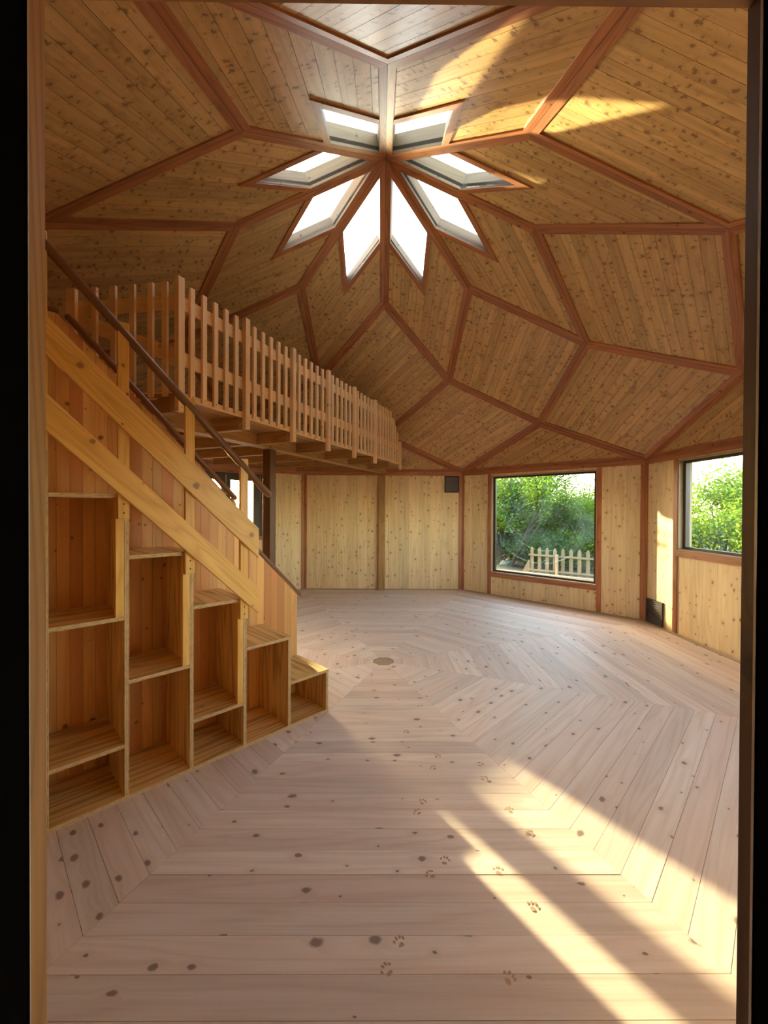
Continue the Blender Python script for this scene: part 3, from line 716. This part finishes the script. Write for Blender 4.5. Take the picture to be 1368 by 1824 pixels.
# ------------------------------------------------------------------ muddy paw prints on the boards
def unproj(px, py, z):
    d = _F + _R2*((px-684)/FPX) - _U2*((py-912)/FPX); return V((CX, CY, CZ)) + d*((z-CZ)/d.z)
def paw_mesh(seed):
    rn = random.Random(seed); vs, fs = [], []
    for (x, y, rx, ry) in ((0, -.008, .012, .009), (-.017, .010, .005, .007), (-.006, .018, .005, .008), (.006, .018, .005, .008), (.017, .010, .005, .007)):
        x += rn.uniform(-.002, .002); y += rn.uniform(-.002, .002); c = len(vs); nn_ = 9
        for k in range(nn_):
            q = rn.uniform(.65, 1.15); vs.append((x+cos(2*pi*k/nn_)*rx*q, y+sin(2*pi*k/nn_)*ry*q, 0))
        fs.append(tuple(range(c, c+nn_)))
    me = bpy.data.meshes.new('paw_print'); me.from_pydata(vs, [], fs); me.materials.append(M['paw']); return me
paws = [paw_mesh(s) for s in range(5)]
PW_ = [(725, 1304), (773, 1368), (778, 1347), (855, 1362), (862, 1387), (752, 1429), (745, 1447), (908, 1444), (946, 1485), (793, 1534), (768, 1559), (888, 1552), (949, 1616), (713, 1679), (691, 1728), (906, 1744)]
for i, (x, y) in enumerate(PW_):
    o = link('paw_print', paws[i % 5], floor, unproj(x, y, .0006)); o.rotation_euler.z = random.uniform(-.9, .9)

# ------------------------------------------------------------------ outside
GZ = -.12
gv = []; gf = []; NG = 50
for i in range(NG+1):
    for j in range(NG+1):
        x, y = -40+80*i/NG, -40+80*j/NG; r_ = math.hypot(x, y)
        h = 0 if r_ < 6 else (sin(x*.7)+cos(y*.9+x*.2))*.06*min(1, (r_-6)/4)
        gv.append((x, y, GZ + h))
for i in range(NG):
    for j in range(NG): gf.append((i*(NG+1)+j, (i+1)*(NG+1)+j, (i+1)*(NG+1)+j+1, i*(NG+1)+j+1))
gm = bpy.data.meshes.new('ground'); gm.from_pydata(gv, [], gf)
tag(link('ground', gm, None, (0, 0, 0), ('soil',)), 'pale stony ground outside', kind='structure')

def tree_meshes(seed, H, spread, nleaf, stems, leafsize, low):
    rn = random.Random(seed); vs, fs, tips = [], [], []
    def branch(p, d, L, r, lev):
        n = 4 if lev < 2 else 3; pts = [p]; rad = [r]; dd = d.copy()
        for i in range(n):
            dd = (dd + V((rn.uniform(-.32, .32), rn.uniform(-.32, .32), rn.uniform(-.08, .22)))).normalized()
            pts.append(pts[-1] + dd*L/n); rad.append(r*(1-.55*(i+1)/n))
        v, f = tube_mesh('b', pts, r, 6 if lev < 2 else 4, rad, cap=False); c = len(vs); vs.extend(v); fs.extend([tuple(c+i for i in q) for q in f])
        if lev >= 3: tips.extend(pts[1:]); return
        if lev == 2: tips.append(pts[-1])
        for k in range(rn.choice((2, 3, 3)) if lev else 4):
            q = pts[rn.choice(range(2 if lev else 1, n+1))]
            nd = (dd*.5 + V((rn.uniform(-1, 1)*spread, rn.uniform(-1, 1)*spread, rn.uniform(-.1, .75)))).normalized()
            branch(q, nd, L*rn.uniform(.6, .82), r*.52, lev+1)
    for s in range(stems):
        an = rn.uniform(0, 2*pi); branch(V((cos(an)*.12*s, sin(an)*.12*s, -.1)), V((cos(an)*.35, sin(an)*.35, 1)).normalized(), H*.40, .045*H/2.6, 0)
    me = bpy.data.meshes.new('trunk'); me.from_pydata([tuple(v) for v in vs], [], fs); me.materials.append(M['bark'])
    for p in me.polygons: p.use_smooth = True
    lv, lf, tone = [], [], []
    for i in range(nleaf):
        t = rn.choice(tips); p = t + V((rn.gauss(0, .13), rn.gauss(0, .13), rn.gauss(0, .11)))
        if p.z < low: p.z = low + rn.random()*.4
        a_ = V((rn.gauss(0, 1), rn.gauss(0, 1), rn.gauss(0, .6))).normalized(); b_ = a_.orthogonal().normalized(); b_ = (b_*cos(i) + a_.cross(b_)*sin(i))
        s = leafsize*rn.uniform(.6, 1.2); c = len(lv)
        lv += [p - a_*s, p + b_*s*.45, p + a_*s, p - b_*s*.45]; lf.append((c, c+1, c+2, c+3)); tone.append(rn.random()*.6 + .4*((int(t.x*7)+int(t.z*9)) % 5)/5)
    ml = bpy.data.meshes.new('foliage'); ml.from_pydata([tuple(v) for v in lv], [], lf)
    at = ml.attributes.new('tone', 'FLOAT', 'FACE'); at.data.foreach_set('value', tone)
    return me, ml
HT = []
KINDS = [tree_meshes(11, 3.3, .95, 9000, 2, .045, .5), tree_meshes(23, 2.9, 1.0, 10000, 3, .040, .25), tree_meshes(37, 2.2, 1.1, 9000, 3, .038, .12), tree_meshes(51, 3.4, .9, 4000, 3, .040, .8), tree_meshes(67, 1.25, 1.25, 7000, 5, .034, .03)]
def tree(x, y, kind, scale, rot, label, group, mat='leaf'):
    t = empty('oak_tree' if kind not in (2, 4) else 'leafy_shrub', (x, y, GZ), label, 'tree' if kind not in (2, 4) else 'shrub', group)
    a_, b_ = KINDS[kind]
    for nm, me in (('trunk', a_), ('foliage', b_)):
        if not me.materials: me.materials.append(M[mat])
        o = link(nm, me, t, (x, y, GZ)); o.scale = (scale,)*3; o.rotation_euler.z = rot
        if nm == 'foliage':
            o['kind'] = 'stuff'
            o.material_slots[0].link = 'OBJECT'; o.material_slots[0].material = M[mat]
    return t
GR1, GR2, GR3 = 'trees seen through the large low window', 'trees seen through the right hand window', 'bushes seen through the casement window'
T = [(3.55, 7.6, 0, 1.22, .3, 'small oak with dark twin trunks at the left of the large low window', GR1, 'leaf'),
     (5.2, 7.3, 1, .95, 1.7, 'dense bush behind the picket fence at the right of the large low window', GR1, 'leaf'),
     (4.3, 8.3, 3, 1.25, 2.2, 'sparse grey branching tree in the middle of the large low window', GR1, 'leaf_dark'),
     (6.6, 7.3, 2, 1.0, 4.2, 'low bush farthest right behind the picket fence', GR1, 'leaf'),
     (4.7, 10.8, 0, 1.35, 3.0, 'tall tree in the second row behind the picket fence', GR1, 'leaf'),
     (3.2, 10.4, 1, 1.6, 5.0, 'leafy tree in the second row behind the small oak', GR1, 'leaf_dark'),
     (7.4, 9.4, 1, .78, .9, 'low leafy tree in the second row at the far right of the fence', GR1, 'leaf'),
     (5.4, 12.8, 0, 1.0, 2.1, 'distant tree behind the fence and the second row', GR1, 'leaf_dark'),
     (6.6, 3.1, 1, 1.03, 2.6, 'dense bush at the left of the right hand window', GR2, 'leaf'),
     (7.3, 1.7, 0, 1.0, 1.1, 'branching oak in the middle of the right hand window', GR2, 'leaf'),
     (7.6, .2, 1, 1.08, 3.9, 'dense bush at the right edge of the right hand window', GR2, 'leaf'),
     (9.2, 2.8, 0, 1.08, 5.5, 'taller oak in the second row of the right hand window', GR2, 'leaf_dark'),
     (9.6, .9, 1, 1.1, .4, 'second row bush behind the branching oak', GR2, 'leaf_dark'),
     (8.4, 4.7, 0, .95, 2.9, 'oak between the fence and the right hand window', GR2, 'leaf'),
     (5.9, 8.6, 2, 1.15, 1.3, 'round low bush close behind the middle of the picket fence', GR1, 'leaf'),
     (4.0, 9.6, 2, 1.15, 3.3, 'low bush in shade behind the small oak', GR1, 'leaf_dark'),
     (2.7, 8.9, 2, 1.1, 5.3, 'low bush at the far left edge of the large low window', GR1, 'leaf'),
     (7.6, 11.2, 2, 1.15, 2.3, 'broad bush filling the gap far behind the fence', GR1, 'leaf_dark'),
     (5.6, 13.6, 2, 1.7, .3, 'broad bush far behind the small oak', GR1, 'leaf_dark'),
     (3.6, 13.4, 2, 1.7, 4.3, 'broad bush far behind the left edge of the large low window', GR1, 'leaf_dark'),
     (10.5, 11.5, 2, 1.25, 1.9, 'broad bush far off to the right of the fence', GR1, 'leaf_dark'),
     (4.5, 7.35, 4, 1.0, .4, 'low scrub behind the left end of the picket fence', GR1, 'leaf_dark'),
     (5.35, 7.0, 4, 1.05, 2.4, 'low scrub behind the middle of the picket fence', GR1, 'leaf'),
     (6.1, 6.5, 4, 1.0, 4.4, 'low scrub behind the right end of the picket fence', GR1, 'leaf_dark'),
     (5.0, 9.3, 4, 1.5, 5.4, 'scrub in the gap between the second row trunks', GR1, 'leaf_dark'),
     (6.7, 9.6, 4, 1.6, 1.4, 'scrub under the trees far behind the right end of the fence', GR1, 'leaf'),
     (3.1, 8.4, 4, 1.3, 3.1, 'scrub behind the trunks of the small oak', GR1, 'leaf_dark'),
     (3.9, 11.6, 4, 2.0, 2.0, 'scrub far behind the small oak', GR1, 'leaf_dark'),
     (8.6, 12.6, 4, 2.2, .2, 'scrub farthest off beyond the fence', GR1, 'leaf_dark'),
     (.10, 6.5, 0, .95, .8, 'sparse little tree standing out of view behind the far wall', GR3, 'leaf'),
     (-5.9, 6.4, 2, .95, .8, 'pale bush nearest to the casement window', GR3, 'leaf'),
     (-7.6, 7.6, 2, 1.05, 2.5, 'pale bush behind the nearest one outside the casement', GR3, 'leaf'),
     (-6.2, 9.2, 2, 1.05, 4.1, 'pale bush at the right outside the casement window', GR3, 'leaf')]
for a_ in T: tree(*a_)

# picket fence on a sleeper, right of the oak
FA, FB = unproj(944, 1021, GZ+.02), unproj(1052, 1032, GZ+.02)
fdir = (FB-FA).normalized(); fn_ = fdir.cross(ZAX)
fe = empty('picket_fence', FA + V((0, 0, .0)), 'low weathered picket fence outside the large low window', 'fence')
pk = []
for (x, y) in ((-.040, 0), (.040, 0), (.040, .56), (.024, .615), (0, .635), (-.024, .615), (-.040, .56)): pk.append(fdir*x + ZAX*y)
pv = [p - fn_*.009 for p in pk] + [p + fn_*.009 for p in pk]; npk = len(pk)
pf = [tuple(range(npk)), tuple(range(2*npk-1, npk-1, -1))] + [(i, npk+i, npk+(i+1) % npk, (i+1) % npk) for i in range(npk)]
pme = mesh_uv('picket', pv, pf, ZAX)
for i in range(13):
    link('picket', pme, fe, FA + fdir*(.05 + i*.182) + ZAX*.03, ('fence',))
for z in (.10, .47): link('rail', box_mesh('rail', fdir, fn_, ZAX, (2.35, .03, .045), bevel=.003), fe, FA + fdir*1.15 + fn_*.026 + ZAX*z, ('fence',))
link('fence_post', box_mesh('fence_post', fdir, fn_, ZAX, (.06, .06, .50), long=2, bevel=.003), fe, FA + fdir*.66 + fn_*.073 + ZAX*.27, ('lining',))
pts = [FA - fdir*.20 + ZAX*.0, FA + fdir*.0, FA + ZAX*.34, FA - fdir*.03 + ZAX*.34]
prism('brace', pts, fn_*.03, ZAX, 'fence', fe)
ls = link('timber_edging', box_mesh('timber_edging', fdir, fn_, ZAX, (5.2, .16, .10), bevel=.004), None, FA + fdir*.7 + fn_*.24 + ZAX*(.0), ('lining',))
tag(ls, 'pale timber edging on the ground in front of the picket fence', 'edging')
# hose and stones at the foot of the oak
q = [unproj(x, y, GZ+.05+dz) for (x, y, dz) in ((884, 1008, .0), (896, 1004, .05), (908, 1000, .12), (920, 996, .14), (932, 992, .10), (942, 990, .04), (952, 996, .0))]
hv, hf = tube_mesh('garden_hose', [p - q[0] for p in q], .010, 8); hm = bpy.data.meshes.new('garden_hose'); hm.from_pydata([tuple(v) for v in hv], [], hf)
for p in hm.polygons: p.use_smooth = True
tag(link('garden_hose', hm, None, q[0], ('hose',)), 'green garden hose lying on the stones under the small oak', 'hose')
rs = []
for s in range(3):
    bm = bmesh.new(); bmesh.ops.create_icosphere(bm, subdivisions=2, radius=.16)
    rn = random.Random(s)
    for v_ in bm.verts: v_.co *= rn.uniform(.82, 1.12); v_.co.z *= .6
    me = bpy.data.meshes.new('stone'); bm.to_mesh(me); bm.free(); me.materials.append(M['stone']); rs.append(me)
SL = ['leftmost small limestone rock under the oak', 'limestone rock at the bottom edge left of the hose', 'pale rock behind the green hose', 'pale rock just right of the oak trunk',
      'pale rock nearest the brace of the picket fence', 'small rock farthest back under the small oak', 'rock farthest back beside the fence end', 'rock in the back left corner of the large window view']
for i, (x, y) in enumerate(((889, 1002), (901, 1008), (913, 1002), (925, 1008), (936, 1003), (906, 995), (922, 994), (896, 990))):
    o = link('stone', rs[i % 3], None, unproj(x, y, GZ) + ZAX*.06); o.rotation_euler.z = i*1.3; o.scale = (1+.2*(i % 3),)*3
    tag(o, SL[i], 'stone', 'limestone rocks left of the picket fence')
